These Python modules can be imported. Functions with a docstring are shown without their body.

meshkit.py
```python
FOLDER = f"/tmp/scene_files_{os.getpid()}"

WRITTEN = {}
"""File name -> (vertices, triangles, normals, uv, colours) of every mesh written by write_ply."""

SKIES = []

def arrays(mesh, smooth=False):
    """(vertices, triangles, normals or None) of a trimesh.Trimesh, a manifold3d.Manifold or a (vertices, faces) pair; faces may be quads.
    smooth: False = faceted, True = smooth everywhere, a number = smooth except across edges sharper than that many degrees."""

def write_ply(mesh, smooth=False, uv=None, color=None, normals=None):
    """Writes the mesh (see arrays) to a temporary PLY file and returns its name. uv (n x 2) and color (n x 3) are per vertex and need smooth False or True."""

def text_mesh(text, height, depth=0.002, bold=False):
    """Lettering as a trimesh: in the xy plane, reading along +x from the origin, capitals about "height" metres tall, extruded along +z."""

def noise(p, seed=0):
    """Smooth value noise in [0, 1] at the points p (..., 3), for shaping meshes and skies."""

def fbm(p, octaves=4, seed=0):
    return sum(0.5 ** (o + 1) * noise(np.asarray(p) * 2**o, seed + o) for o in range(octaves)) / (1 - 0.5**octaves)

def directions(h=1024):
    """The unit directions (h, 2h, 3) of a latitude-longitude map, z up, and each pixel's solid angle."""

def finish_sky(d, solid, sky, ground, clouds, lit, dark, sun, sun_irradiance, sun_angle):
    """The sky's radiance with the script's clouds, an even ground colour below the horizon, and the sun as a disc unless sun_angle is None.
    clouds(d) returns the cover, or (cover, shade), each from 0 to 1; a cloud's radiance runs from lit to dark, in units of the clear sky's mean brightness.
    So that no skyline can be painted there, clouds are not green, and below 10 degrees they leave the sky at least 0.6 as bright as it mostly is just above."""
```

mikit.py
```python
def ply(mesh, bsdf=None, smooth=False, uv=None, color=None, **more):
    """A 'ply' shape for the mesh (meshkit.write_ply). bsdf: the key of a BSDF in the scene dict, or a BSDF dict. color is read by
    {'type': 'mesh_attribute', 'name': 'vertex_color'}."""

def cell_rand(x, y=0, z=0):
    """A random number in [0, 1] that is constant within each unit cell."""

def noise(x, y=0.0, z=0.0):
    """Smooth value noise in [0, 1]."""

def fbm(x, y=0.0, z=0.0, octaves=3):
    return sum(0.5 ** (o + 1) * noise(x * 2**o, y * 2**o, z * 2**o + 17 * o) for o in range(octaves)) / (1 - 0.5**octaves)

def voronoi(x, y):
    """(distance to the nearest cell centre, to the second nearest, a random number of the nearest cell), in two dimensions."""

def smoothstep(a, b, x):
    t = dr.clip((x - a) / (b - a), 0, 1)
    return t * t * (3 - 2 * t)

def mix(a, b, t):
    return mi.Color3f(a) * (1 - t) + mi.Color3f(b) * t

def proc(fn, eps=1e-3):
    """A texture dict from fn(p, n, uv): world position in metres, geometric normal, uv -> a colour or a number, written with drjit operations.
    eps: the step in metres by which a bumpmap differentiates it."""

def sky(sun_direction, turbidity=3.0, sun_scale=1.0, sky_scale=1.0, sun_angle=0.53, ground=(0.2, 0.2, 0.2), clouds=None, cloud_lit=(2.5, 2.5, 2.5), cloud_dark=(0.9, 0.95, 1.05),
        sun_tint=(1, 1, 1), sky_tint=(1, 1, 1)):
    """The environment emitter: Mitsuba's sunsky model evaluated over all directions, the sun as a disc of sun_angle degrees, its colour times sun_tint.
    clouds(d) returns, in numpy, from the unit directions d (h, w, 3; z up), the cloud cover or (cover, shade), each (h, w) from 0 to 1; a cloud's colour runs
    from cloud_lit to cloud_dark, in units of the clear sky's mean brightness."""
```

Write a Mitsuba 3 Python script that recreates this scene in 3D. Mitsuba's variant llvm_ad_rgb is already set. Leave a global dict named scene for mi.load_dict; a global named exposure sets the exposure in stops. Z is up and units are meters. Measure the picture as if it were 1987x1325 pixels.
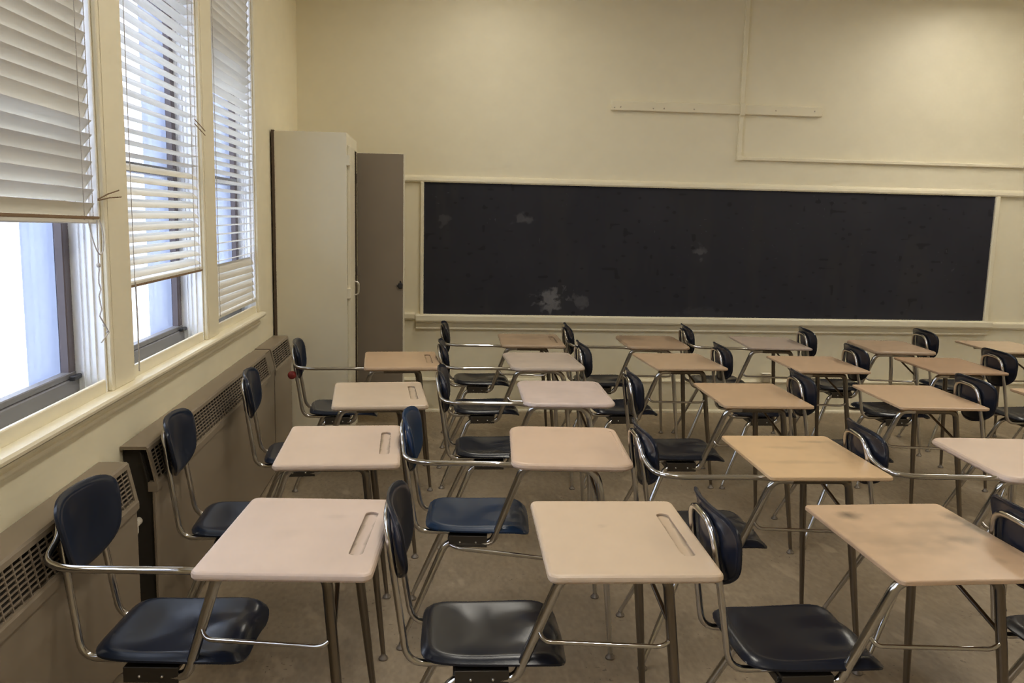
import math
import numpy as np
import drjit as dr
import mitsuba as mi
import trimesh
import manifold3d as m3
import shapely.geometry as sg
import mikit
import meshkit
from mikit import proc, noise, fbm, smoothstep, mix, cell_rand

T = mi.ScalarTransform4f
scene, labels = {}, {}
rng = np.random.default_rng(7)

# ---------------------------------------------------------------- camera, sky, lamps, exposure
CAM_H = 1.644
F_PX = 1655.0
R = np.array([[0.99634204, 0.08487108, -0.00997146],
              [-0.08249262, 0.98569089, 0.14699808],
              [0.02230466, -0.1456378, 0.98908651]])
right_, fwd_, up_ = R[:, 0], R[:, 1], R[:, 2]
M = np.eye(4)
M[:3, 0], M[:3, 1], M[:3, 2], M[:3, 3] = -right_, up_, fwd_, (0, 0, CAM_H)
scene['camera'] = {'type': 'perspective', 'fov': 2 * math.degrees(math.atan(993.5 / F_PX)), 'fov_axis': 'x',
                   'near_clip': 0.05, 'far_clip': 200.0, 'to_world': T(M.tolist())}


def overcast(d):
    n = meshkit.fbm(d * 2.3, 4, 3)
    return np.clip(0.75 + 0.5 * (n - 0.5), 0, 1), np.clip((n - 0.35) * 0.8, 0, 1)


scene['sky'] = mikit.sky([-0.4, -0.5, 0.75], turbidity=4.0, sun_scale=0.0, sky_scale=16.5, ground=(0.72, 0.74, 0.78),
                         clouds=overcast, cloud_lit=(1.5, 1.6, 1.75), cloud_dark=(1.1, 1.18, 1.3), sky_tint=(0.90, 0.97, 1.18))
LAMP_L = 15.8          # radiance of the ceiling lamps
LAMP_TINT = (1.0, 0.94, 0.82)
exposure = 0.0

# ---------------------------------------------------------------- dimensions of the room
XW = -1.14            # inner face of the window wall
YF = 7.07             # chalkboard wall
XR, YB, ZC = 7.6, -3.2, 3.95
WT = 0.13             # inner leaf of the window wall
WIN = [(-0.44, 0.56), (0.78, 1.78), (2.0, 3.0), (3.22, 4.22), (4.44, 5.42)]  # first two openings are unseen, added for room light
Z_SILL, Z_HEAD, Z_STOP = 1.056, 3.30, 0.985


# ---------------------------------------------------------------- helpers
def obj(key, mesh, bsdf, smooth=False, label=None, cat=None, group=None, kind=None, color=None, **more):
    scene[key] = mikit.ply(mesh, bsdf, smooth, color=color, **more)
    tag(key, label, cat, group, kind)
    return key


def tag(key, label=None, cat=None, group=None, kind=None):
    d = {k: v for k, v in (('label', label), ('category', cat), ('group', group), ('kind', kind)) if v}
    if d:
        labels[key] = {**labels.get(key, {}), **d}


def used(key):
    return key in scene or any(k.startswith(key + '__') for k in scene)


def numbered(key):
    if not used(key):
        return key
    i = 1
    while used(f'{key}_{i:03d}'):
        i += 1
    return f'{key}_{i:03d}'


def cat_(*ms):
    return trimesh.util.concatenate([m if isinstance(m, trimesh.Trimesh) else tm(m) for m in ms])


def tm(man):
    m = man.to_mesh()
    return trimesh.Trimesh(m.vert_properties[:, :3], m.tri_verts, process=False)


def box(x0, x1, y0, y1, z0, z1, bev=0.0):
    x0, x1 = sorted((x0, x1)); y0, y1 = sorted((y0, y1)); z0, z1 = sorted((z0, z1))
    if bev <= 0:
        b = trimesh.creation.box(extents=(x1 - x0, y1 - y0, z1 - z0))
        b.apply_translation(((x0 + x1) / 2, (y0 + y1) / 2, (z0 + z1) / 2))
        return b
    b = min(bev, (x1 - x0) / 2.01, (y1 - y0) / 2.01, (z1 - z0) / 2.01)
    pts = []
    for sx, ex in ((x0, 1), (x1, -1)):
        for sy, ey in ((y0, 1), (y1, -1)):
            for sz, ez in ((z0, 1), (z1, -1)):
                pts += [(sx, sy + ey * b, sz + ez * b), (sx + ex * b, sy, sz + ez * b), (sx + ex * b, sy + ey * b, sz)]
    return tm(m3.Manifold.hull_points(np.array(pts)))


def mbox(x0, x1, y0, y1, z0, z1):
    return m3.Manifold.cube((x1 - x0, y1 - y0, z1 - z0)).translate((x0, y0, z0))


def fillet(pts, r, n=6):
    """Rounds the inner corners of a polyline."""
    pts = [np.array(p, float) for p in pts]
    out = [pts[0]]
    for i in range(1, len(pts) - 1):
        a, b, c = pts[i - 1], pts[i], pts[i + 1]
        rr = r[i - 1] if isinstance(r, (list, tuple)) else r
        d0, d1 = a - b, c - b
        l0, l1 = np.linalg.norm(d0), np.linalg.norm(d1)
        k0, k1 = min(rr, l0 * 0.49), min(rr, l1 * 0.49)
        p0, p1 = b + d0 / l0 * k0, b + d1 / l1 * k1
        for t in np.linspace(0, 1, n):
            out.append((1 - t) ** 2 * p0 + 2 * t * (1 - t) * b + t * t * p1)
    out.append(pts[-1])
    return np.array(out)


def tube(pts, rad, sides=12, caps=True):
    p = np.asarray(pts, float)
    rad = np.broadcast_to(np.asarray(rad, float), (len(p),)) if np.ndim(rad) == 0 or len(rad) == len(p) else np.interp(
        np.linspace(0, 1, len(p)), np.linspace(0, 1, len(rad)), rad)
    t = np.gradient(p, axis=0)
    t /= np.linalg.norm(t, axis=1, keepdims=True)
    a = np.cross(t[0], [0, 0, 1.0] if abs(t[0][2]) < 0.9 else [1.0, 0, 0])
    a /= np.linalg.norm(a)
    rows = []
    ang = np.arange(sides) * 2 * np.pi / sides
    for i in range(len(p)):
        a = a - t[i] * (a @ t[i])
        a /= np.linalg.norm(a)
        b = np.cross(t[i], a)
        rows.append(p[i] + rad[i] * (np.cos(ang)[:, None] * a + np.sin(ang)[:, None] * b))
    v = np.vstack(rows)
    f = []
    for i in range(len(p) - 1):
        for j in range(sides):
            k = (j + 1) % sides
            q = (i * sides + j, i * sides + k, (i + 1) * sides + k, (i + 1) * sides + j)
            f += [(q[0], q[1], q[2]), (q[0], q[2], q[3])]
    if caps:
        n = len(v)
        v = np.vstack([v, p[0], p[-1]])
        for j in range(sides):
            k = (j + 1) % sides
            f += [(n, k, j), (n + 1, (len(p) - 1) * sides + j, (len(p) - 1) * sides + k)]
    return trimesh.Trimesh(v, f, process=False)


def prism_xy(poly, z0, z1):
    m = trimesh.creation.extrude_polygon(sg.Polygon(poly), z1 - z0, engine='earcut')
    m.apply_translation((0, 0, z0))
    return m


def prism_x(poly_yz, x0, x1):
    """A (y, z) profile pushed along x."""
    m = trimesh.creation.extrude_polygon(sg.Polygon(poly_yz), x1 - x0, engine='earcut')
    v = m.vertices
    m.vertices = np.stack([x0 + v[:, 2], v[:, 0], v[:, 1]], 1)
    return m


def prism_y(poly_xz, y0, y1):
    m = trimesh.creation.extrude_polygon(sg.Polygon(poly_xz), y1 - y0, engine='earcut')
    v = m.vertices
    m.vertices = np.stack([v[:, 0], y0 + v[:, 2], v[:, 1]], 1)
    m.invert()
    return m


def lathe(profile, sides=20):
    """(r, z) profile turned about z."""
    return trimesh.creation.revolve(np.array(profile), sections=sides)


# ---------------------------------------------------------------- materials
def srgb(*c):
    c = np.array(c) / 255.0
    return np.where(c <= 0.04045, c / 12.92, ((c + 0.055) / 1.055) ** 2.4).tolist()


def principled(color, rough=0.5, metal=0.0, two=True, **more):
    if not isinstance(color, dict):
        color = {'type': 'rgb', 'value': list(map(float, color))}
    b = {'type': 'principled', 'base_color': color, 'roughness': rough, 'metallic': metal, **more}
    return {'type': 'twosided', 'bsdf': b} if two else b


def wall_fn(p, n, uv):
    a = fbm(p.x * 1.3 + 3, p.y * 1.3, p.z * 1.3, octaves=3)
    b = fbm(p.x * 9, p.y * 9 + 4, p.z * 9, octaves=2)
    return mix((0.745, 0.690, 0.520), (0.785, 0.730, 0.560), a) * (0.975 + 0.05 * b)


def wall_bump(p, n, uv):
    return fbm(p.x * 55, p.y * 55, p.z * 55, octaves=2)


scene['paint_wall'] = {'type': 'twosided', 'bsdf': {'type': 'bumpmap', 'scale': 0.0012, 'arbitrary': proc(wall_bump, 2e-3),
                       'bsdf': principled(proc(wall_fn), 0.48, specular=0.4, two=False)}}
scene['paint_trim'] = principled((0.755, 0.70, 0.535), 0.38)
scene['paint_jamb'] = principled((0.88, 0.90, 0.93), 0.4)
scene['paint_ceiling'] = principled((0.78, 0.74, 0.64), 0.8)


def floor_fn(p, n, uv):
    cx, cy = p.x / 0.3048, p.y / 0.3048
    tile = cell_rand(cx, cy, 5)
    grain = fbm(p.x * 70, p.y * 34, 0, octaves=3)
    big = fbm(p.x * 2.1, p.y * 2.1, 2.0, octaves=3)
    col = mix((0.205, 0.160, 0.108), (0.325, 0.260, 0.183), 0.62 * grain + 0.1 * tile + 0.28 * big)
    scuff = smoothstep(0.66, 0.80, fbm(p.x * 9.0 + p.y * 3.0, p.y * 3.6 - p.x * 2.2, 7.0, octaves=4))
    speck = smoothstep(0.87, 0.93, noise(p.x * 85, p.y * 85, 3.0)) * smoothstep(0.62, 0.8, noise(p.x * 7, p.y * 7, 9.0))
    col = mix(col, (0.48, 0.39, 0.28), scuff * 0.34)
    return mix(col, (0.10, 0.075, 0.05), speck * 0.6)


def floor_rough(p, n, uv):
    return 0.34 + 0.22 * fbm(p.x * 3.3, p.y * 3.3, 4.0, octaves=3)


scene['linoleum'] = principled(proc(floor_fn), proc(floor_rough), specular=0.4)


def slate_fn(p, n, uv):
    x, z = p.x, p.z
    a = fbm(x * 1.7, z * 1.7, 1.0, octaves=4)
    col = mix((0.019, 0.0195, 0.0275), (0.032, 0.0325, 0.0415), a)
    streak = fbm(x * 9, z * 1.6, 5.0, octaves=3)
    col = mix(col, (0.034, 0.033, 0.035), smoothstep(0.5, 0.75, streak) * 0.4)
    # dark pits where the slate is chipped
    pit = smoothstep(0.86, 0.93, noise(x * 17, z * 27, 11.0)) * 0.45
    col = mix(col, (0.006, 0.006, 0.007), pit)
    # rubbed chalk low on the board
    def chalk(cx, cz, rx, rz, k):
        d = dr.sqrt(dr.square((x - cx) / rx) + dr.square((z - cz) / rz))
        f = fbm(x * 26, z * 26, 3.0 + cx, octaves=4)
        return (1 - smoothstep(0.45, 1.05, d + 2.2 * (f - 0.5))) * k * (0.55 + 0.9 * f)
    c = chalk(0.93, 0.965, 0.13, 0.10, 0.55) + chalk(1.18, 0.95, 0.09, 0.06, 0.25) + chalk(2.18, 1.38, 0.05, 0.06, 0.25) + chalk(0.68, 1.62, 0.09, 0.05, 0.22) \
        + chalk(2.2, 0.86, 0.25, 0.05, 0.06) + chalk(0.03, 1.60, 0.05, 0.07, 0.15)
    dust = smoothstep(0.93, 0.97, noise(x * 60, z * 60, 8.0)) * smoothstep(0.66, 0.75, noise(x * 5, z * 5, 6.0))
    return mix(col, (0.20, 0.20, 0.215), dr.clip(c + dust * 0.15, 0, 1))


scene['slate'] = principled(proc(slate_fn), 0.7, specular=0.2)
scene['desktop_plastic'] = principled({'type': 'mesh_attribute', 'name': 'vertex_color'}, 0.33, specular=0.45)


def plastic_bump(p, n, uv):
    return noise(p.x * 420, p.y * 420, p.z * 420)


for nm, c, r in (('plastic_black', (0.0085, 0.0110, 0.0195), 0.24), ('plastic_navy', (0.0092, 0.0148, 0.031), 0.22), ('plastic_blue', (0.008, 0.026, 0.066), 0.27)):
    scene[nm] = principled(c, r, specular=0.4)


def chrome_rough(p, n, uv):
    return 0.05 + 0.09 * fbm(p.x * 14, p.y * 14, p.z * 14, octaves=2)


scene['chrome'] = principled((0.60, 0.585, 0.56), proc(chrome_rough), 1.0)
scene['dark_tube'] = principled((0.215, 0.19, 0.16), 0.2, 1.0)  # front leg and strut metal, darker and browner than the chrome
scene['dark_plate'] = principled((0.055, 0.047, 0.037), 0.4, 0.5)
scene['rivet_steel'] = principled((0.75, 0.73, 0.7), 0.25, 1.0)
scene['glide_steel'] = principled((0.22, 0.19, 0.16), 0.4, 0.5)
scene['slat_enamel'] = principled((0.66, 0.64, 0.575), 0.42, two=True)
scene['cord_cotton'] = principled((0.42, 0.39, 0.35), 0.9)
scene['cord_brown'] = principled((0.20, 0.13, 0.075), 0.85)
scene['sash_grey'] = principled((0.20, 0.195, 0.205), 0.45, 0.2)
scene['sash_dark'] = principled((0.105, 0.085, 0.09), 0.5)
scene['latch_black'] = principled((0.02, 0.02, 0.022), 0.5)
scene['glass'] = {'type': 'thindielectric'}
scene['masonry'] = principled((0.31, 0.355, 0.47), 0.85)  # blue of the sky light is put into this colour
scene['metal_beige'] = principled((0.225, 0.183, 0.136), 0.42)
scene['metal_grille'] = principled((0.21, 0.17, 0.13), 0.5)
scene['cavity_shade'] = principled((0.03, 0.025, 0.02), 0.9)  # near-black standing in for the shade inside the radiator covers
scene['pipe_white'] = principled((0.55, 0.50, 0.42), 0.5)


def cabinet_fn(p, n, uv):
    a = fbm(p.x * 3, p.y * 3, p.z * 2, octaves=3)
    return mix((0.66, 0.615, 0.48), (0.70, 0.655, 0.52), a)


scene['cabinet_cream'] = principled(proc(cabinet_fn), 0.42)


def cabinet_in_fn(p, n, uv):
    a = fbm(p.x * 4, p.y * 4, p.z * 1.6, octaves=3)
    return mix((0.20, 0.165, 0.125), (0.25, 0.205, 0.155), a)


scene['cabinet_brown'] = principled(proc(cabinet_in_fn), 0.42)
scene['cabinet_edge'] = principled((0.075, 0.05, 0.03), 0.6)
scene['ball_red'] = principled((0.23, 0.025, 0.02), 0.55)
scene['outlet_paint'] = principled((0.40, 0.345, 0.25), 0.5)
scene['outlet_top'] = principled((0.85, 0.82, 0.72), 0.3)
scene['lamp_housing'] = principled((0.75, 0.75, 0.72), 0.5)

# ---------------------------------------------------------------- the room shell
XO = XW - 0.235
obj('floor', box(XO, XR + 0.2, YB - 0.2, YF + 0.2, -0.12, 0.0), 'linoleum', kind='structure', label='worn beige brown linoleum floor with light scuffs')
obj('wall_front', box(XO, XR + 0.2, YF + 0.0005, YF + 0.2, 0.0, ZC), 'paint_wall', kind='structure', label='cream painted wall carrying the long chalkboard')
obj('wall_back', box(XO, XR + 0.2, YB - 0.2, YB, 0.0, ZC), 'paint_wall', kind='structure')
obj('wall_right', box(XR, XR + 0.2, YB, YF, 0.0, ZC), 'paint_wall', kind='structure')
obj('ceiling', box(XO, XR + 0.2, YB - 0.2, YF + 0.2, ZC, ZC + 0.15), 'paint_ceiling', kind='structure')

inner = mbox(XW - WT, XW, YB, YF, 0, ZC)
outer = mbox(XO, XW - WT, YB, YF, 0, ZC)
for a, b in WIN:
    inner -= mbox(XW - WT - 0.1, XW + 0.1, a, b, Z_STOP, Z_HEAD)
    outer -= mbox(XO - 0.1, XW - WT + 0.1, a + 0.06, b - 0.060, Z_SILL - 0.02, Z_HEAD - 0.04)
obj('wall_left', tm(inner), 'paint_wall', kind='structure', label='cream painted wall with the tall windows')
obj('wall_left__masonry', tm(outer), 'masonry', label='outer masonry of the window wall with blue sky light in its colour')

# baseboard of the chalkboard wall: tall board with a cap and a shoe
obj('baseboard_front', box(-0.6, XR, YF - 0.018, YF, 0.0, 0.262), 'paint_wall', kind='structure', label='tall painted baseboard below the chalkboard')
obj('baseboard_front__cap', prism_x([(YF, 0.262), (YF - 0.030, 0.262), (YF - 0.032, 0.272), (YF - 0.016, 0.286), (YF, 0.290)], -0.6, XR), 'paint_trim')
obj('baseboard_front__shoe', prism_x([(YF - 0.018, 0.0), (YF - 0.038, 0.0), (YF - 0.036, 0.014), (YF - 0.026, 0.024), (YF - 0.018, 0.026)], -0.6, XR), 'paint_trim')

# rails of the chalkboard wall, which run on past the board
obj('trim_1', prism_x([(YF, 1.900), (YF - 0.028, 1.900), (YF - 0.034, 1.912), (YF - 0.030, 1.932), (YF - 0.014, 1.950), (YF, 1.954)], -1.13, XR), 'paint_trim', kind='structure',
    label='cream moulding rail along the top of the chalkboard')
obj('trim_2', prism_x([(YF, 0.776), (YF - 0.022, 0.776), (YF - 0.030, 0.790), (YF - 0.030, 0.822), (YF - 0.016, 0.834), (YF, 0.836)], -1.13, -0.205), 'paint_trim', kind='structure',
    label='cream chair rail between cabinet and chalk tray')
obj('trim_3', prism_x([(YF, 0.752), (YF - 0.022, 0.752), (YF - 0.030, 0.766), (YF - 0.030, 0.800), (YF - 0.016, 0.812), (YF, 0.814)], 4.80, XR), 'paint_trim', kind='structure',
    label='cream chair rail past the end of the chalk tray')

# ---------------------------------------------------------------- chalkboard
CB = numbered('chalkboard')
tag(CB, 'long dark slate chalkboard in a cream wooden frame', 'chalkboard')
BX0, BX1, BZ0, BZ1 = -0.135, 4.742, 0.815, 1.898
obj(CB + '__slate', box(BX0, BX1, YF - 0.012, YF, BZ0, BZ1), 'slate', label='dark slate writing surface with rubbed chalk marks')
for x0, x1 in ((BX0 - 0.030, BX0), (BX1, BX1 + 0.042)):
    obj(numbered(CB + '__stile'), box(x0, x1, YF - 0.034, YF, BZ0, BZ1 + 0.003, 0.006), 'paint_trim', 30)
tray_profile = [(YF, 0.700), (YF - 0.030, 0.700), (YF - 0.034, 0.708), (YF - 0.030, 0.718), (YF - 0.046, 0.735), (YF - 0.058, 0.752), (YF - 0.060, 0.764), (YF - 0.088, 0.768),
                (YF - 0.096, 0.780), (YF - 0.096, 0.818), (YF - 0.088, 0.826), (YF - 0.078, 0.826), (YF - 0.072, 0.814), (YF - 0.036, 0.812), (YF - 0.030, 0.826), (YF, 0.826)]
obj(CB + '__chalk_tray', prism_x(tray_profile, -0.195, 4.785), 'paint_trim', 25, label='cream moulded chalk tray under the slate')

# mounting board and the surface raceway
MB = numbered('mounting_board')
obj(MB, box(1.372, 3.150, YF - 0.030, YF, 2.513, 2.590, 0.004), 'paint_wall', label='long painted wooden mounting board on the wall above the chalkboard', cat='board')
for x in (1.40, 1.45, 1.72, 1.81, 2.06, 2.75, 3.08):
    hole = lathe([(0.0, 0.0), (0.006, 0.0), (0.006, 0.002), (0.0, 0.002)], 10)
    hole.apply_transform(trimesh.transformations.rotation_matrix(math.pi / 2, [1, 0, 0]))
    hole.apply_translation((x, YF - 0.0295, 2.545 + 0.012 * math.sin(x * 17)))
    obj(numbered(MB + '__nail_hole'), hole, 'outlet_paint')
RW = numbered('cable_raceway')
tag(RW, 'painted cable raceway running down the wall then sideways above the chalkboard', 'raceway')
obj(RW + '__vertical_run', box(2.449, 2.484, YF - 0.026, YF, 2.160, 2.512, 0.004), 'paint_wall')
obj(RW + '__vertical_run_001', box(2.449, 2.484, YF - 0.026, YF, 2.591, ZC, 0.004), 'paint_wall')
obj(RW + '__crossing', box(2.447, 2.486, YF - 0.050, YF - 0.0305, 2.500, 2.604, 0.004), 'paint_wall')
obj(RW + '__elbow', box(2.444, 2.492, YF - 0.030, YF, 2.138, 2.182, 0.006), 'paint_wall')
obj(RW + '__horizontal_run', box(2.484, XR, YF - 0.026, YF, 2.143, 2.172, 0.005), 'paint_wall')

# outlet box
OB = numbered('outlet_box')
tag(OB, 'small metal outlet box on the baseboard under the chalkboard', 'outlet')
obj(OB + '__body', box(2.772, 2.850, YF - 0.060, YF - 0.018, 0.272, 0.345, 0.006), 'outlet_paint', 30)
obj(OB + '__cover', box(2.768, 2.854, YF - 0.064, YF - 0.016, 0.3445, 0.352, 0.003), 'outlet_top')
obj(OB + '__faceplate', box(2.778, 2.844, YF - 0.0635, YF - 0.0595, 0.279, 0.338, 0.002), 'outlet_paint')
obj(OB + '__socket', box(2.796, 2.826, YF - 0.0655, YF - 0.0630, 0.294, 0.322, 0.001), 'outlet_paint')

# ---------------------------------------------------------------- windows, casings, sill
XG = XW - 0.12         # plane of the sashes
SHEET = [('window_1', 2), ('window_2', 3), ('window_3', 4), ('added_window_4', 1), ('added_window_5', 0)]
for name, i in SHEET:
    a, b = WIN[i]
    lab = {2: 'tall sash window with its blind lowered to mid height, closest to the teacher side', 3: None, 4: None}.get(i)
    tag(name, {2: 'tall window under the half-lowered grey blind', 3: 'tall window between the two casing posts',
               4: 'tall window beside the cabinet'}.get(i, 'unseen tall window added further along the wall for room light'), kind='structure')
    a_, b_ = a + 0.01, b - 0.01
    obj(name + '__stile', box(XG - 0.012, XG + 0.02, a_, a_ + 0.048, Z_STOP, Z_HEAD, 0.004), 'sash_dark')
    obj(name + '__stile_001', box(XG - 0.012, XG + 0.02, b_ - 0.048, b_, Z_STOP, Z_HEAD, 0.004), 'sash_dark')
    obj(name + '__bottom_rail', cat_(box(XG - 0.012, XG + 0.030, a_, b_ - 0.0, Z_STOP, 1.066, 0.003), box(XG - 0.011, XG + 0.022, a_, b_, 1.066, 1.088, 0.003)), 'sash_grey')
    obj(name + '__meeting_rail', box(XG - 0.03, XG + 0.028, a_ + 0.044, b_ - 0.044, 1.785, 1.825, 0.004), 'sash_grey')
    obj(name + '__transom', box(XG - 0.03, XG + 0.028, a_ + 0.044, b_ - 0.044, 2.53, 2.59, 0.004), 'sash_dark')
    obj(name + '__top_rail', box(XG - 0.03, XG + 0.02, a_, b_, Z_HEAD - 0.06, Z_HEAD, 0.004), 'sash_dark')
    for z0, z1 in ((1.088, 1.785), (1.825, 2.53), (2.59, Z_HEAD - 0.06)):
        v = np.array([[XG - 0.006, a_ + 0.047, z0], [XG - 0.006, b_ - 0.047, z0], [XG - 0.006, b_ - 0.047, z1], [XG - 0.006, a_ + 0.047, z1]])
        obj(numbered(name + '__pane'), trimesh.Trimesh(v, [[0, 1, 2], [0, 2, 3]], process=False), 'glass')
    obj(name + '__latch', box(XG + 0.028, XG + 0.045, b_ - 0.075, b_ - 0.01, 1.064, 1.080, 0.003), 'latch_black')
    # jamb lining with the sash tracks, and the cream stool board
    obj(name + '__jamb', box(XW - WT, XW - 0.002, b - 0.012, b + 0.0, Z_STOP, Z_HEAD), 'paint_jamb')
    obj(name + '__jamb_001', box(XW - WT, XW - 0.002, a, a + 0.012, Z_STOP, Z_HEAD), 'paint_jamb')
    for dx in (0.028, 0.050, 0.068):
        obj(numbered(name + '__sash_track'), box(XW - dx - 0.005, XW - dx, b - 0.020, b - 0.0119, Z_STOP + 0.002, Z_HEAD), 'paint_jamb')
    obj(name + '__stool', box(XW - 0.016, XW - 0.001, a + 0.012, b - 0.012, Z_STOP, Z_SILL, 0.003), 'paint_trim')
    obj(name + '__head', box(XW - WT, XW - 0.002, a, b, Z_HEAD - 0.012, Z_HEAD), 'paint_jamb')

casings = [(WIN[0][0] - 0.09, WIN[0][0])] + [(WIN[i][1], WIN[i + 1][0]) for i in range(4)] + [(WIN[4][1], WIN[4][1] + 0.085)]
for k, (a, b) in enumerate(casings):
    body = box(XW, XW + 0.016, a, b, 1.012, Z_HEAD + 0.1, 0.003)
    key = f'trim_{4 + k}'
    obj(key, body, 'paint_trim', kind='structure', label='flat cream casing post beside the window')
    if b - a > 0.15:
        obj(key + '__bead', box(XW + 0.0155, XW + 0.0185, a + 0.022, a + 0.027, 1.012, Z_HEAD + 0.1, 0.002), 'paint_trim')
YS0, YS1 = WIN[0][0] - 0.1, 5.455
sill_profile = [(XW, 0.984), (XW + 0.040, 0.984), (XW + 0.050, 0.992), (XW + 0.052, 1.002), (XW + 0.047, 1.010), (XW + 0.040, 1.012), (XW, 1.012)]
obj('trim_10', prism_y(sill_profile, YS0, YS1), 'paint_trim', 40, kind='structure', label='cream window sill nosing under all three windows')
obj('trim_10__apron', prism_y([(XW, 0.932), (XW + 0.012, 0.932), (XW + 0.022, 0.944), (XW + 0.022, 0.955), (XW + 0.016, 0.960), (XW + 0.016, 0.984), (XW, 0.984)], YS0 + 0.03, YS1 - 0.03), 'paint_trim', 40,
    label='moulded apron under the sill')

# ---------------------------------------------------------------- radiator enclosures
RXT, RXG, RXF = XW + 0.098, XW + 0.124, XW + 0.120     # top front edge, grille foot, lower panel
ZT, ZG = 0.794, 0.668


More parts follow.
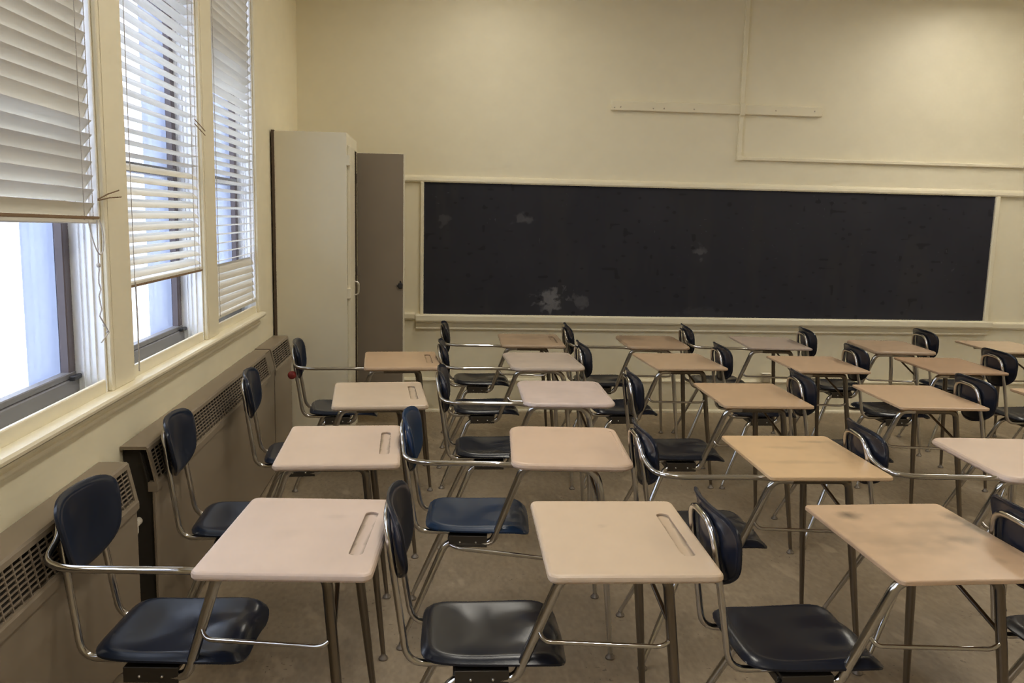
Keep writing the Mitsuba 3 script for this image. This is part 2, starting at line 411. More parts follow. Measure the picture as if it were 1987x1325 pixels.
def radiator(y0, y1, label, slot=0.046, rows=8, part_from=None):
    key = numbered('radiator_cover')
    tag(key, label, 'radiator', 'radiator covers below the windows')
    w = 0.026
    obj(key + '__top', prism_y([(XW + 0.002, ZT - 0.012), (RXT - 0.004, ZT - 0.012), (RXT, ZT - 0.006), (RXT - 0.006, ZT), (XW + 0.002, ZT)], y0, y1), 'metal_beige', 40)
    # sloped face: frame of four bands around the grille
    d = np.array([RXG - RXT, ZG - ZT]); L = np.hypot(*d); d /= L
    nrm = np.array([-d[1], d[0]])

    def slab(s0, s1, ya, yb, t0, t1):
        c = [(RXT + d[0] * s + nrm[0] * t, ZT - 0.006 + d[1] * s + nrm[1] * t) for s, t in ((s0, t0), (s1, t0), (s1, t1), (s0, t1))]
        return prism_y(c, ya, yb)
    obj(key + '__face_frame', cat_(slab(0, 0.014, y0, y1, -0.006, 0.001), slab(L - 0.006, L, y0, y1, -0.006, 0.001), slab(0.014, L - 0.006, y0, y0 + w, -0.006, 0.001),
        slab(0.014, L - 0.006, y1 - w, y1, -0.006, 0.001)), 'metal_beige')
    bars = []
    n = max(2, int(round((y1 - y0 - 2 * w) / slot)))
    for i in range(1, n):
        yc = y0 + w + (y1 - y0 - 2 * w) * i / n
        bars.append(slab(0.013, L - 0.005, yc - 0.0022, yc + 0.0022, -0.005, -0.001))
    for j in range(1, rows):
        s = 0.014 + (L - 0.020) * j / rows
        bars.append(slab(s - 0.0018, s + 0.0018, y0 + w - 0.002, y1 - w + 0.002, -0.0055, -0.0015))
    obj(key + '__grille', cat_(*bars), 'metal_grille', kind='stuff', label='dark slotted grille on the sloping face')
    obj(key + '__cavity_shade', slab(0.008, L, y0 + 0.006, y1 - 0.006, -0.034, -0.030), 'cavity_shade')  # dark sheet behind the slots, painted as inner shade
    obj(key + '__lip', prism_y([(RXG - 0.03, ZG - 0.008), (RXG, ZG - 0.006), (RXG + 0.004, ZG - 0.012), (RXG + 0.004, ZG - 0.038), (RXG, ZG - 0.042), (RXG - 0.03, ZG - 0.042)], y0, y1), 'metal_beige')
    obj(key + '__lower_panel', box(RXF - 0.012, RXF, y0, y1, 0.012, ZG - 0.040, 0.003), 'metal_beige')
    obj(key + '__open_end_shade', prism_y([(XW + 0.002, 0.012), (RXF - 0.013, 0.012), (RXF - 0.013, ZG - 0.04), (RXT - 0.008, ZT - 0.013), (XW + 0.002, ZT - 0.013)], y0 + 0.030, y0 + 0.034), 'cavity_shade', label='dark sheet standing for the shaded open end of the cover')  # dark sheets painted as the shade inside the hollow ends
    obj(key + '__open_end_shade_001', prism_y([(XW + 0.002, 0.012), (RXF - 0.013, 0.012), (RXF - 0.013, ZG - 0.04), (RXT - 0.008, ZT - 0.013), (XW + 0.002, ZT - 0.013)], y1 - 0.034, y1 - 0.030), 'cavity_shade', label='dark sheet standing for the shaded open end of the cover')
    return key


radiator(0.60, 2.885, 'beige metal radiator cover with dark slotted grille, behind the chair with the navy seat')
radiator(3.075, 5.175, 'long beige metal radiator cover running on past the uncovered pipe gap')
radiator(5.335, 5.928, 'short beige radiator cover section meeting the cabinet side', slot=0.09)
fs = numbered('filler_strip')
tag(fs, 'narrow beige filler strip joining two radiator covers near the cabinet', 'panel')
obj(fs + '__top', prism_y([(XW + 0.002, ZT - 0.018), (RXT - 0.008, ZT - 0.018), (RXT - 0.004, ZT - 0.004), (XW + 0.002, ZT - 0.004)], 5.188, 5.322), 'metal_beige')
obj(fs + '__front', prism_y([(RXT - 0.014, ZT - 0.016), (RXT - 0.003, ZT - 0.010), (RXG - 0.001, ZG), (RXF - 0.003, ZG - 0.05), (RXF - 0.003, 0.012), (RXF - 0.015, 0.012), (RXF - 0.015, ZG - 0.05), (RXG - 0.016, ZG)], 5.188, 5.322), 'metal_beige', 20)
pv = numbered('radiator_pipe')
tag(pv, 'painted heating pipe with valve in the gap between radiator covers', 'pipe')
obj(pv + '__riser', tube([(XW + 0.06, 2.985, 0.0), (XW + 0.06, 2.985, 0.50)], 0.017, 14), 'pipe_white', 40)
vb = lathe([(0, 0), (0.024, 0), (0.026, 0.006), (0.026, 0.04), (0.018, 0.05), (0.018, 0.075), (0.0, 0.078)], 18)
vb.apply_translation((XW + 0.06, 2.985, 0.50))
obj(pv + '__valve', vb, 'pipe_white', 40)
hw = lathe([(0, 0), (0.022, 0.0), (0.028, 0.006), (0.028, 0.014), (0.022, 0.02), (0, 0.02)], 18)
hw.apply_translation((XW + 0.06, 2.985, 0.578))
obj(pv + '__handwheel', hw, 'dark_plate', 40)
obj(pv + '__branch', tube([(XW + 0.06, 2.893, 0.52), (XW + 0.06, 3.067, 0.52)], 0.014, 12), 'pipe_white', 40)

# ---------------------------------------------------------------- tall cabinet with an open door
CN = numbered('tall_cabinet')
tag(CN, 'tall cream storage cabinet standing in the corner with one door swung open', 'cabinet')
cx0, cx1, cy0, cy1, cz = -1.118, -0.637, 5.935, 6.665, 2.172
obj(CN + '__side_panel', box(cx0, cx1, cy0, cy0 + 0.02, 0.0, cz, 0.002), 'cabinet_cream')
obj(CN + '__side_panel_001', box(cx0, cx1, cy1 - 0.02, cy1, 0.0, cz, 0.002), 'cabinet_cream')
obj(CN + '__back_panel', box(cx0 - 0.012, cx0 + 0.006, cy0 - 0.006, cy1, 0.0, cz + 0.004), 'cabinet_edge', label='dark unpainted edge of the back panel')
obj(CN + '__top_panel', box(cx0 + 0.006, cx1, cy0 + 0.02, cy1 - 0.02, cz - 0.02, cz), 'cabinet_cream')
obj(CN + '__bottom_panel', box(cx0 + 0.006, cx1 - 0.01, cy0 + 0.02, cy1 - 0.02, 0.09, 0.11), 'cabinet_brown')
obj(CN + '__header_rail', box(cx1 - 0.02, cx1, cy0 + 0.02, cy1 - 0.02, 2.095, cz - 0.02), 'cabinet_cream')
obj(CN + '__kick_board', box(cx1 - 0.03, cx1 - 0.01, cy0 + 0.02, cy1 - 0.02, 0.0, 0.09), 'cabinet_cream')
obj(CN + '__face_stile', box(cx1 - 0.02, cx1 + 0.001, cy0 + 0.0, cy0 + 0.03, 0.0, cz - 0.001), 'cabinet_cream')
for z in (0.55, 1.0, 1.45, 1.85):
    obj(numbered(CN + '__shelf'), box(cx0 + 0.006, cx1 - 0.03, cy0 + 0.02, cy1 - 0.02, z, z + 0.018), 'cabinet_brown')
ym = cy0 + 0.372
obj(CN + '__dark_inner_sheet', box(cx0 + 0.008, cx1 - 0.001, cy1 - 0.0235, cy1 - 0.0205, 0.11, 2.094), 'cabinet_edge', label='dark brown sheet added inside the cabinet to darken the door gap')  # sheet added so the gap beside the open door turns dark
obj(CN + '__door', box(cx1 + 0.001, cx1 + 0.020, cy0 + 0.032, ym, 0.095, 2.090, 0.002), 'cabinet_cream', label='closed door leaf')
hd = tube(fillet([(cx1 + 0.018, ym - 0.052, 1.150), (cx1 + 0.052, ym - 0.052, 1.142), (cx1 + 0.052, ym - 0.052, 1.058), (cx1 + 0.018, ym - 0.052, 1.050)], 0.022), 0.006, 10)
obj(CN + '__door__handle', hd, 'rivet_steel', 40, label='bright curved pull handle')
for z in (1.99, 1.088, 0.25):
    obj(numbered(CN + '__door__hinge'), cat_(box(cx1 - 0.001, cx1 + 0.023, cy0 - 0.001, cy0 + 0.046, z - 0.035, z + 0.035, 0.002), tube([(cx1 + 0.022, cy0 + 0.03, z - 0.036), (cx1 + 0.022, cy0 + 0.03, z + 0.036)], 0.005, 8)), 'cabinet_cream')
dy = cy1 - 0.012
obj(CN + '__door_001', box(cx1 + 0.004, cx1 + 0.364, dy - 0.016, dy, 0.095, 2.090, 0.002), 'cabinet_cream', label='open door leaf, brown inside')
obj(CN + '__door_001__inner_face', box(cx1 + 0.006, cx1 + 0.352, dy - 0.0185, dy - 0.0155, 0.099, 2.086), 'cabinet_brown', label='grey brown inner face of the open door')
lk = cat_(box(cx1 + 0.318, cx1 + 0.350, dy - 0.040, dy - 0.018, 1.070, 1.112, 0.005), tube([(cx1 + 0.334, dy - 0.03, 1.112), (cx1 + 0.334, dy - 0.03, 1.128)], 0.006, 10),
          tube([(cx1 + 0.316, dy - 0.03, 1.092), (cx1 + 0.306, dy - 0.03, 1.092)], 0.007, 10))
obj(CN + '__door_001__lock', lk, 'latch_black', label='black lock mechanism')
for z in (1.90, 1.2, 0.3):
    obj(numbered(CN + '__door_001__hinge'), box(cx1 - 0.002, cx1 + 0.03, dy - 0.020, dy + 0.003, z - 0.035, z + 0.035, 0.002), 'cabinet_brown')

# ---------------------------------------------------------------- venetian blinds
XB = XW - 0.018


def slat_mesh(length, w=0.050, seg=4):
    u = np.linspace(-w / 2, w / 2, seg + 1)
    z = 0.0045 * (1 - (u / (w / 2)) ** 2)
    prof = [(a, b) for a, b in zip(u, z)] + [(a, b - 0.0011) for a, b in zip(u[::-1], z[::-1])]
    n = len(prof)
    v = np.array([[a, s * length / 2, b] for s in (-1, 1) for a, b in prof])
    f = []
    for i in range(n):
        j = (i + 1) % n
        f += [(i, j, n + j), (i, n + j, n + i)]
    for i in range(1, n - 1):
        f += [(0, i + 1, i), (n, n + i, n + i + 1)]
    m = trimesh.Trimesh(v, f, process=False)
    m.fix_normals()
    return m


def blind(i, z_bot, z_top, tilt, label, droop=0.0, pitch=0.0445, end_gap=0.03):
    """tilt(z): degrees by which the room edge of a slat is raised."""
    a, b = WIN[i]
    y0, y1 = a + 0.006, b - end_gap
    yc, ln = (y0 + y1) / 2, y1 - y0
    key = numbered('venetian_blind')
    tag(key, label, 'blind', 'venetian blinds in the windows')
    sd = mikit.ply(slat_mesh(ln), 'slat_enamel', 40)
    zs, z = [], z_bot + 0.035
    while z < z_top:
        zs.append(z)
        z += pitch(z) if callable(pitch) else pitch
    for k, z in enumerate(zs):
        slope = math.degrees(math.atan(droop * max(0, 1 - k / 14))) + 0.25 * rng.standard_normal()
        scene[numbered_slat(key, k)] = {**sd, 'to_world': T().translate([XB, yc, z]).rotate([1, 0, 0], -slope).rotate([0, 1, 0], -(tilt(z) + 2.0 * rng.standard_normal()))}
    zb0, zb1 = z_bot + droop * ln / 2, z_bot - droop * ln / 2
    rail = box(-0.026, 0.026, -ln / 2, ln / 2, -0.011, 0.011, 0.004)
    obj(key + '__bottom_rail', rail, 'slat_enamel', to_world=T().translate([XB, yc, z_bot]).rotate([1, 0, 0], -math.degrees(math.atan(droop))))
    strip = box(0.0262, 0.0285, -ln / 2, ln / 2, 0.004 if i == 2 else -0.011, 0.013 if i == 2 else -0.002, 0.0008)  # dark strip in place of the shadow line on the rail
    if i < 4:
        obj(key + '__bottom_rail__shade_strip', strip, 'cord_brown', label='dark strip standing for the shadow line along the bottom rail', to_world=T().translate([XB, yc, z_bot]).rotate([1, 0, 0], -math.degrees(math.atan(droop))))
    obj(key + '__head_rail', box(XB - 0.028, XB + 0.028, y0, y1, Z_HEAD - 0.055, Z_HEAD - 0.013, 0.003), 'slat_enamel')
    for yy in (y0 + 0.05, y1 - 0.12, y1 - 0.05):
        zr = z_bot - droop * (yy - yc)
        lad = cat_(tube([(XB + 0.027, yy, zr), (XB + 0.027, yy, Z_HEAD - 0.03)], 0.0014, 6), tube([(XB - 0.027, yy, zr), (XB - 0.027, yy, Z_HEAD - 0.03)], 0.0014, 6))
        obj(numbered(key + '__ladder_cord'), lad, 'cord_cotton')
    return key, y0, y1


def numbered_slat(key, k):
    return key + '__slat' + (f'_{k:03d}' if k else '')


B1, ya, yb = blind(2, 1.607, Z_HEAD - 0.06, lambda z: 67 if z > 1.93 else 50 if z > 1.86 else 58, 'grey closed venetian blind stopped at mid window, with frayed cords hanging', droop=0.018)
B2, _, _ = blind(3, 1.362, Z_HEAD - 0.06, lambda z: 8 + 6 * math.sin(z * 5) if z > 1.83 else -38 if z > 1.5 else -30,
                 'cream venetian blind with open slats above and closed slats below, between the casing posts', pitch=lambda z: 0.044 if z < 1.82 else 0.0455)
B3, _, _ = blind(4, 1.095, Z_HEAD - 0.06, lambda z: -62 if z < 1.345 else (14 if z < 2.2 else 14 + (z - 2.2) * 120 if z < 2.65 else 62),
                 'venetian blind lowered to the sill beside the cabinet, its lowest slats bunched', pitch=lambda z: 0.041 if z < 1.345 else 0.046)
# hanging, frayed cords of the first blind
xk, yk = XB + 0.034, 2.97
loop = fillet([(xk - 0.01, yk - 0.085, 1.60), (xk, yk - 0.085, 1.54), (xk + 0.004, yk - 0.05, 1.485), (xk + 0.004, yk - 0.01, 1.49), (xk, yk + 0.012, 1.55), (xk - 0.01, yk + 0.01, 1.60)], 0.04)
obj(B1 + '__cord_loop', tube(loop, 0.0022, 6), 'cord_cotton', True)
fray = [(xk + 0.002, yk - 0.045, 1.60)] + [(xk + 0.003 * math.sin(k * 2.1), yk - 0.045 + 0.004 * math.sin(k * 3.7), 1.46 - 0.022 * k) for k in range(9)] + \
       [(xk + 0.004, yk - 0.018, 1.245), (xk + 0.004, yk + 0.006, 1.222), (xk, yk - 0.05, 1.195)]
fr = cat_(tube(np.array(fray), 0.0024, 6), *[trimesh.creation.icosphere(1, r) .apply_translation(c) for r, c in ((0.008, (xk, yk - 0.045, 1.452)), (0.006, (xk, yk - 0.02, 1.25)), (0.005, (xk, yk + 0.004, 1.224)))])
obj(B1 + '__pull_cord', fr, 'cord_cotton', True, label='frayed knotted pull cord')
for k, (p0, p1) in enumerate((((xk - 0.005, yk - 0.01, 1.668), (xk + 0.035, yk + 0.07, 1.700)), ((xk - 0.005, yk - 0.01, 1.664), (xk + 0.040, yk + 0.075, 1.678)))):
    obj(numbered(B1 + '__cord_end'), tube(np.array([p0, np.add(p0, p1) / 2 + (0, 0, 0.003), p1]), 0.0022, 6), 'cord_brown', label='stiff brown cord end')
for dz in (0.0, 0.02):
    p0, p1 = (XB + 0.03, 4.12, 2.03 + dz), (XB + 0.055, 4.20, 1.985 + dz)
    obj(numbered(B2 + '__cord_end'), tube(np.array([p0, p1]), 0.0022, 6), 'cord_brown', label='stiff brown cord end')
obj(B2 + '__pull_cord', tube(np.array([(XB + 0.034, 3.262, 1.37), (XB + 0.036, 3.262, 1.2), (XB + 0.034, 3.264, 1.035)]), 0.0026, 6), 'cord_cotton')

# ---------------------------------------------------------------- the combination chair desks
DX, DY, ZTOP = 0.450, 0.575, 0.760


def rounded(dx, dy, r, n=7):
    pts = []
    for sx, sy, a0 in ((1, 1, 0), (-1, 1, 90), (-1, -1, 180), (1, -1, 270)):
        for a in np.radians(np.linspace(a0, a0 + 90, n)):
            pts.append((sx * (dx / 2 - r) + r * math.cos(a), sy * (dy / 2 - r) + r * math.sin(a)))
    return np.array(pts)


def desktop_manifold(style):
    r, thick = {'groove': (0.026, 0.026), 'round': (0.060, 0.027), 'plain': (0.018, 0.018)}[style]
    e = {'groove': 0.011, 'round': 0.014, 'plain': 0.005}[style]
    pts = []
    for inset, z in ((0.012, -thick), (0.003, -thick + 0.005), (0.0, -thick + 0.010 if thick > 0.02 else -thick + 0.006), (0.0, -e), (e * 0.15, -e * 0.5), (e * 0.5, -e * 0.15), (e, 0.0)):
        loop = rounded(DX - 2 * inset, DY - 2 * inset, max(r - inset, 0.006))
        pts.append(np.c_[loop, np.full(len(loop), z)])
    m = m3.Manifold.hull_points(np.vstack(pts))

    def stadium(cx, y0, y1, w):
        a = sg.LineString([(cx, y0 + w / 2), (cx, y1 - w / 2)]).buffer(w / 2, quad_segs=6)
        c = np.array(sg.polygon.orient(a, 1.0).exterior.coords)[:-1]
        return m3.CrossSection([c])
    if style == 'groove':
        m -= stadium(0.165, -0.165, 0.165, 0.038).extrude(0.02).translate((0, 0, -0.0075))
    if style == 'round':
        m -= stadium(0.196, -0.21, 0.21, 0.010).extrude(0.02).translate((0, 0, -0.0022))
    m = m.refine_to_length(0.016)
    return tm(m)


BASE_TOP = {}
for s in ('groove', 'round', 'plain'):
    mm = trimesh.graph.smooth_shade(desktop_manifold(s), angle=np.radians(28), facet_minarea=None)
    BASE_TOP[s] = (np.array(mm.vertices), np.array(mm.faces))


def desktop(style, color, worn, stains, seed):
    v, f = BASE_TOP[style]
    q = np.c_[v[:, 0], v[:, 1], np.zeros(len(v))]
    n1 = meshkit.fbm(q * 7 + seed * 3.1, 4, seed)[:, None]
    n2 = meshkit.fbm(q * 26 + seed * 1.7, 3, seed + 5)[:, None]
    c = 0.90 * np.array(color)[None] * (1 + worn * 0.55 * (n1 - 0.5) + worn * 0.25 * (n2 - 0.5))
    for (x, y, rx, ry, k) in stains:
        d = np.sqrt(((v[:, 0] - x) / rx) ** 2 + ((v[:, 1] - y) / ry) ** 2)[:, None] + 1.1 * (n2 - 0.5)
        c = c * (1 - k * np.clip(1.3 - d, 0, 1))
    if style == 'groove':      # darker along the foot of the pencil groove
        inside = (v[:, 2] < -0.002) & (np.abs(v[:, 0] - 0.165) < 0.0205) & (np.abs(v[:, 1]) < 0.167) & (v[:, 2] > -0.009)
        e = 0.019 - np.hypot(v[:, 0] - 0.165, np.maximum(np.abs(v[:, 1]) - 0.146, 0))
        c = np.where((inside & (e < 0.002))[:, None], c * 0.42, np.where(inside[:, None], c * 0.95, c))
    return trimesh.Trimesh(v, f, process=False), np.clip(c, 0, 1)


def polar_shell(top, thick, rings, spokes):
    """A closed shell: top(r, t) gives the upper side over a disc of rings and spokes; the lower side lies thick below along the normal."""
    r = np.linspace(0, 1, rings + 1)[1:] ** 0.8
    t = np.arange(spokes) * 2 * np.pi / spokes
    rr, tt = np.meshgrid(r, t, indexing='ij')
    G = top(rr, tt)
    c = top(np.zeros((1, 1)), np.zeros((1, 1)))[0]
    V = np.vstack([c, G.reshape(-1, 3)])
    f = []
    for j in range(spokes):
        f.append((0, 1 + j, 1 + (j + 1) % spokes))
    for i in range(rings - 1):
        for j in range(spokes):
            k = (j + 1) % spokes
            a, b, d, e = 1 + i * spokes + j, 1 + i * spokes + k, 1 + (i + 1) * spokes + j, 1 + (i + 1) * spokes + k
            f += [(a, d, e), (a, e, b)]
    m = trimesh.Trimesh(V, f, process=False)
    N = np.array(m.vertex_normals)
    n = len(V)
    o = 1 + (rings - 1) * spokes
    # rounded edge: one extra ring between the two sides
    mid = V[o:] - 0.5 * thick * N[o:]
    out = mid - V[o - spokes:o]
    out -= N[o:] * (out * N[o:]).sum(1, keepdims=True)
    mid = mid + 0.35 * thick * out / (np.linalg.norm(out, axis=1, keepdims=True) + 1e-9)
    W = np.vstack([V, V - thick * N, mid])
    g = list(f) + [(n + a, n + c_, n + b) for a, b, c_ in f]
    q = 2 * n
    for j in range(spokes):
        k = (j + 1) % spokes
        g += [(o + j, q + j, q + k), (o + j, q + k, o + k), (q + j, n + o + j, n + o + k), (q + j, n + o + k, q + k)]
    m = trimesh.Trimesh(W, g, process=False)
    m.fix_normals()
    return m


def superdisc(r, t, e):
    c, s_ = np.cos(t), np.sin(t)
    k = (np.abs(c) ** e + np.abs(s_) ** e) ** (-1.0 / e)
    return r * c * k, r * s_ * k


def seat_mesh():
    def top(r, t):
        e = 6.0 + 0.0 * t
        u, v = superdisc(r, t, e)
        x = -0.348 + 0.203 * u
        y = 0.030 + v * (0.187 + 0.006 * u)
        z = 0.472 - 0.020 * (1 - r ** 2) * np.exp(-((u + 0.28) / 0.62) ** 2)
        z = z + 0.009 * np.exp(-(v / 0.30) ** 2) * np.clip(u, 0, 1) * (1 - np.clip(u, 0, 1) ** 4) - 0.010 * np.exp(-((np.abs(v) - 0.5) / 0.25) ** 2) * np.clip(u, 0, 1)
        z = z - 0.022 * np.clip(u - 0.60, 0, 1) ** 2 / 0.16 * (1 - 0.45 * np.abs(v) ** 3) + 0.008 * np.clip(-u - 0.4, 0, 1)
        z = z - 0.018 * np.clip((r - 0.84) / 0.16, 0, 1) ** 2
        return np.stack([x, y, z], -1)
    return polar_shell(top, 0.011, 20, 72)


def back_mesh():
    def top(r, t):
        e = 3.5 + 1.0 * np.sin(t)
        u, v = superdisc(r, t, e)
        hw = 0.163 + 0.028 * v - 0.010 * np.clip(-v, 0, 1) ** 2
        y = 0.018 + hw * u
        z = 0.760 + 0.111 * v + 0.006 * v * (1 - u ** 2)
        x = -0.619 - 0.12 * (z - 0.768) + 0.042 * np.abs(u) ** 2.2 - 0.008 * np.exp(-((v + 0.2) / 0.6) ** 2) * (1 - u ** 2)
        x = x - 0.010 * np.clip((r - 0.86) / 0.14, 0, 1) ** 2
        return np.stack([x, y, z], -1)
    return polar_shell(top, 0.011, 18, 64)


SEAT, BACK = seat_mesh(), back_mesh()
P_SEAT = {c: mikit.ply(SEAT, c, 48) for c in ('plastic_black', 'plastic_navy', 'plastic_blue')}
P_BACK = {c: mikit.ply(BACK, c, 48) for c in ('plastic_black', 'plastic_navy', 'plastic_blue')}

LOOP = fillet([(-0.30, 0.140, 0.430), (-0.585, 0.140, 0.430), (-0.629, 0.132, 0.72), (-0.646, 0.122, 0.836), (-0.646, -0.066, 0.836), (-0.629, -0.084, 0.72), (-0.585, -0.100, 0.430), (-0.30, -0.100, 0.430)],
              [0.05, 0.05, 0.07, 0.07, 0.05, 0.05])
ARM = fillet([(-0.640, -0.074, 0.800), (-0.632, -0.100, 0.768), (-0.618, -0.205, 0.748), (-0.545, -0.240, 0.745), (-0.245, -0.238, 0.744), (-0.16, -0.205, 0.727), (0.0, -0.2, 0.727)], [0.05, 0.05, 0.05, 0.04, 0.04])
REAR0 = fillet([(-0.629, -0.205, 0.022), (-0.466, -0.135, 0.405), (-0.385, -0.135, 0.405)], 0.045)
REAR1 = fillet([(-0.629, 0.222, 0.022), (-0.470, 0.115, 0.405), (-0.34, 0.115, 0.405)], 0.045)
BRACE = fillet([(-0.385, -0.135, 0.405), (-0.290, -0.138, 0.401), (-0.180, -0.198, 0.722), (-0.11, -0.200, 0.722)], [0.032, 0.04])
FRONT0 = fillet([(-0.11, -0.200, 0.722), (0.098, -0.200, 0.722), (0.165, -0.256, 0.022)], 0.034)
FRONT1 = fillet([(-0.11, 0.200, 0.722), (0.098, 0.200, 0.722), (0.165, 0.262, 0.022)], 0.034)
BENT0 = fillet([(-0.11, -0.200, 0.722), (0.090, -0.200, 0.722), (0.114, -0.208, 0.62), (0.165, -0.256, 0.022)], [0.075, 0.1])
BENT1 = fillet([(-0.11, 0.200, 0.722), (0.090, 0.200, 0.722), (0.114, 0.208, 0.62), (0.165, 0.262, 0.022)], [0.075, 0.1])


def taper(path, r0, r1, start):
    s = np.r_[0, np.cumsum(np.linalg.norm(np.diff(path, axis=0), axis=1))]
    s /= s[-1]
    return np.where(s < start, r0, r0 + (r1 - r0) * np.clip((s - start) / (1 - start), 0, 1))


def densify(path, k=3):
    out = [path[0]]
    for a, b in zip(path[:-1], path[1:]):
        nn = max(1, int(np.linalg.norm(b - a) / 0.08))
        for t in np.linspace(0, 1, nn + 1)[1:]:
            out.append(a + (b - a) * t)
    return np.array(out)


def leg(path, r0, r1, start, flip=False):
    p = densify(path)
    return tube(p, taper(p, r0, r1, start), 14)


GLIDE = lathe([(0, 0), (0.017, 0), (0.0185, 0.003), (0.017, 0.008), (0.010, 0.014), (0.0075, 0.026), (0, 0.027)], 16)


def at(m, p):
    m = m.copy()
    m.apply_translation((p[0], p[1], 0))
    return m


PLATE0 = box(-0.462, -0.302, -0.140, -0.104, 0.4125, 0.4185, 0.002)
PLATE_FACE = box(-0.455, -0.309, -0.1505, -0.1475, 0.388, 0.432, 0.001)
PARTS = [
    ('back_frame', tube(densify(LOOP), 0.0098, 12), 'chrome', 'chrome bent tube loop behind the backrest'),
    ('rear_leg', leg(REAR0[::-1], 0.0136, 0.0085, 0.35), 'chrome', None),
    ('rear_leg_001', leg(REAR1[::-1], 0.0136, 0.0085, 0.35), 'chrome', None),
    ('brace', tube(densify(BRACE), 0.0138, 14), 'chrome', 'slanted chrome tube from seat to desktop'),
    ('front_leg', leg(FRONT0, 0.0142, 0.0085, 0.5), 'dark_tube', None),
    ('front_leg_001', leg(FRONT1, 0.0142, 0.0085, 0.5), 'dark_tube', None),
    ('strut', tube(np.array([(0.118, -0.213, 0.565), (0.068, 0.19, 0.722)]), 0.0065, 10), 'dark_tube', None),
    ('seat_bracket', cat_(PLATE_FACE, box(-0.455, -0.309, -0.150, 0.128, 0.420, 0.432, 0.002), box(-0.46, -0.435, -0.128, 0.108, 0.398, 0.421, 0.002), box(-0.36, -0.335, -0.128, 0.108, 0.398, 0.421, 0.002)), 'dark_plate', 'dark bracket plate under the seat'),
    ('mounting_plate', cat_(box(-0.15, 0.06, -0.222, -0.178, 0.733, 0.7395, 0.001), box(-0.15, 0.06, 0.178, 0.222, 0.733, 0.7395, 0.001)), 'dark_plate', None),
]
STRETCH = {
    'high': tube(fillet([(-0.236, -0.172, 0.560), (-0.220, -0.190, 0.535), (0.090, -0.222, 0.535), (0.119, -0.216, 0.560)], 0.02), 0.0062, 10),
    'low': tube(fillet([(-0.455, -0.140, 0.395), (-0.42, -0.165, 0.388), (0.125, -0.235, 0.362), (0.138, -0.232, 0.38)], 0.02), 0.0078, 10),
}
SHARED = {n: mikit.ply(m, b, 40) for n, m, b, _ in PARTS}
BENT = {'front_leg': mikit.ply(leg(BENT0, 0.0142, 0.0085, 0.5), 'chrome', 40), 'front_leg_001': mikit.ply(leg(BENT1, 0.0142, 0.0085, 0.5), 'chrome', 40)}
P_STRETCH = {k: mikit.ply(m, 'chrome', 40) for k, m in STRETCH.items()}
P_ARM = mikit.ply(tube(densify(ARM), 0.0098, 12), 'chrome', 40)
FEET = {'rear_leg': REAR0[0], 'rear_leg_001': REAR1[0], 'front_leg': FRONT0[-1], 'front_leg_001': FRONT1[-1]}
P_GLIDE = {k: mikit.ply(at(GLIDE, p), 'glide_steel', 40) for k, p in FEET.items()}
RIV = trimesh.creation.icosphere(1, 0.0045)
P_RIVET = [mikit.ply(RIV.copy().apply_translation((x, -0.1515, 0.407)), 'rivet_steel', True) for x in (-0.412, -0.352)]

PINK, BEIGE, TAN, HONEY = (0.64, 0.500, 0.405), (0.615, 0.470, 0.330), (0.54, 0.375, 0.235), (0.64, 0.44, 0.25)
GREY, BROWN, ROSE, DULL = (0.56, 0.465, 0.385), (0.42, 0.29, 0.19), (0.62, 0.505, 0.45), (0.53, 0.385, 0.255)
A3_ST = [(-0.125, 0.19, 0.032, 0.040, 0.75), (0.21, 0.05, 0.02, 0.11, 0.75), (0.195, 0.17, 0.03, 0.05, 0.40), (0.10, -0.02, 0.05, 0.03, 0.35), (-0.06, -0.02, 0.16, 0.06, 0.14), (0.21, -0.10, 0.02, 0.06, 0.3),
         (-0.1, -0.1, 0.1, 0.03, 0.12), (0.05, 0.09, 0.14, 0.03, 0.12), (0.12, -0.17, 0.02, 0.02, 0.2)]
B3_ST = [(0.13, 0.19, 0.05, 0.015, 0.25), (0.2, 0.02, 0.02, 0.16, 0.18), (-0.04, -0.1, 0.16, 0.02, 0.12), (-0.03, 0.1, 0.08, 0.02, 0.13)]
R1, R2, R3, R4, R5 = ('fifth row from the chalkboard', 'fourth row from the chalkboard', 'third row from the chalkboard', 'second row from the chalkboard', 'row closest to the chalkboard')
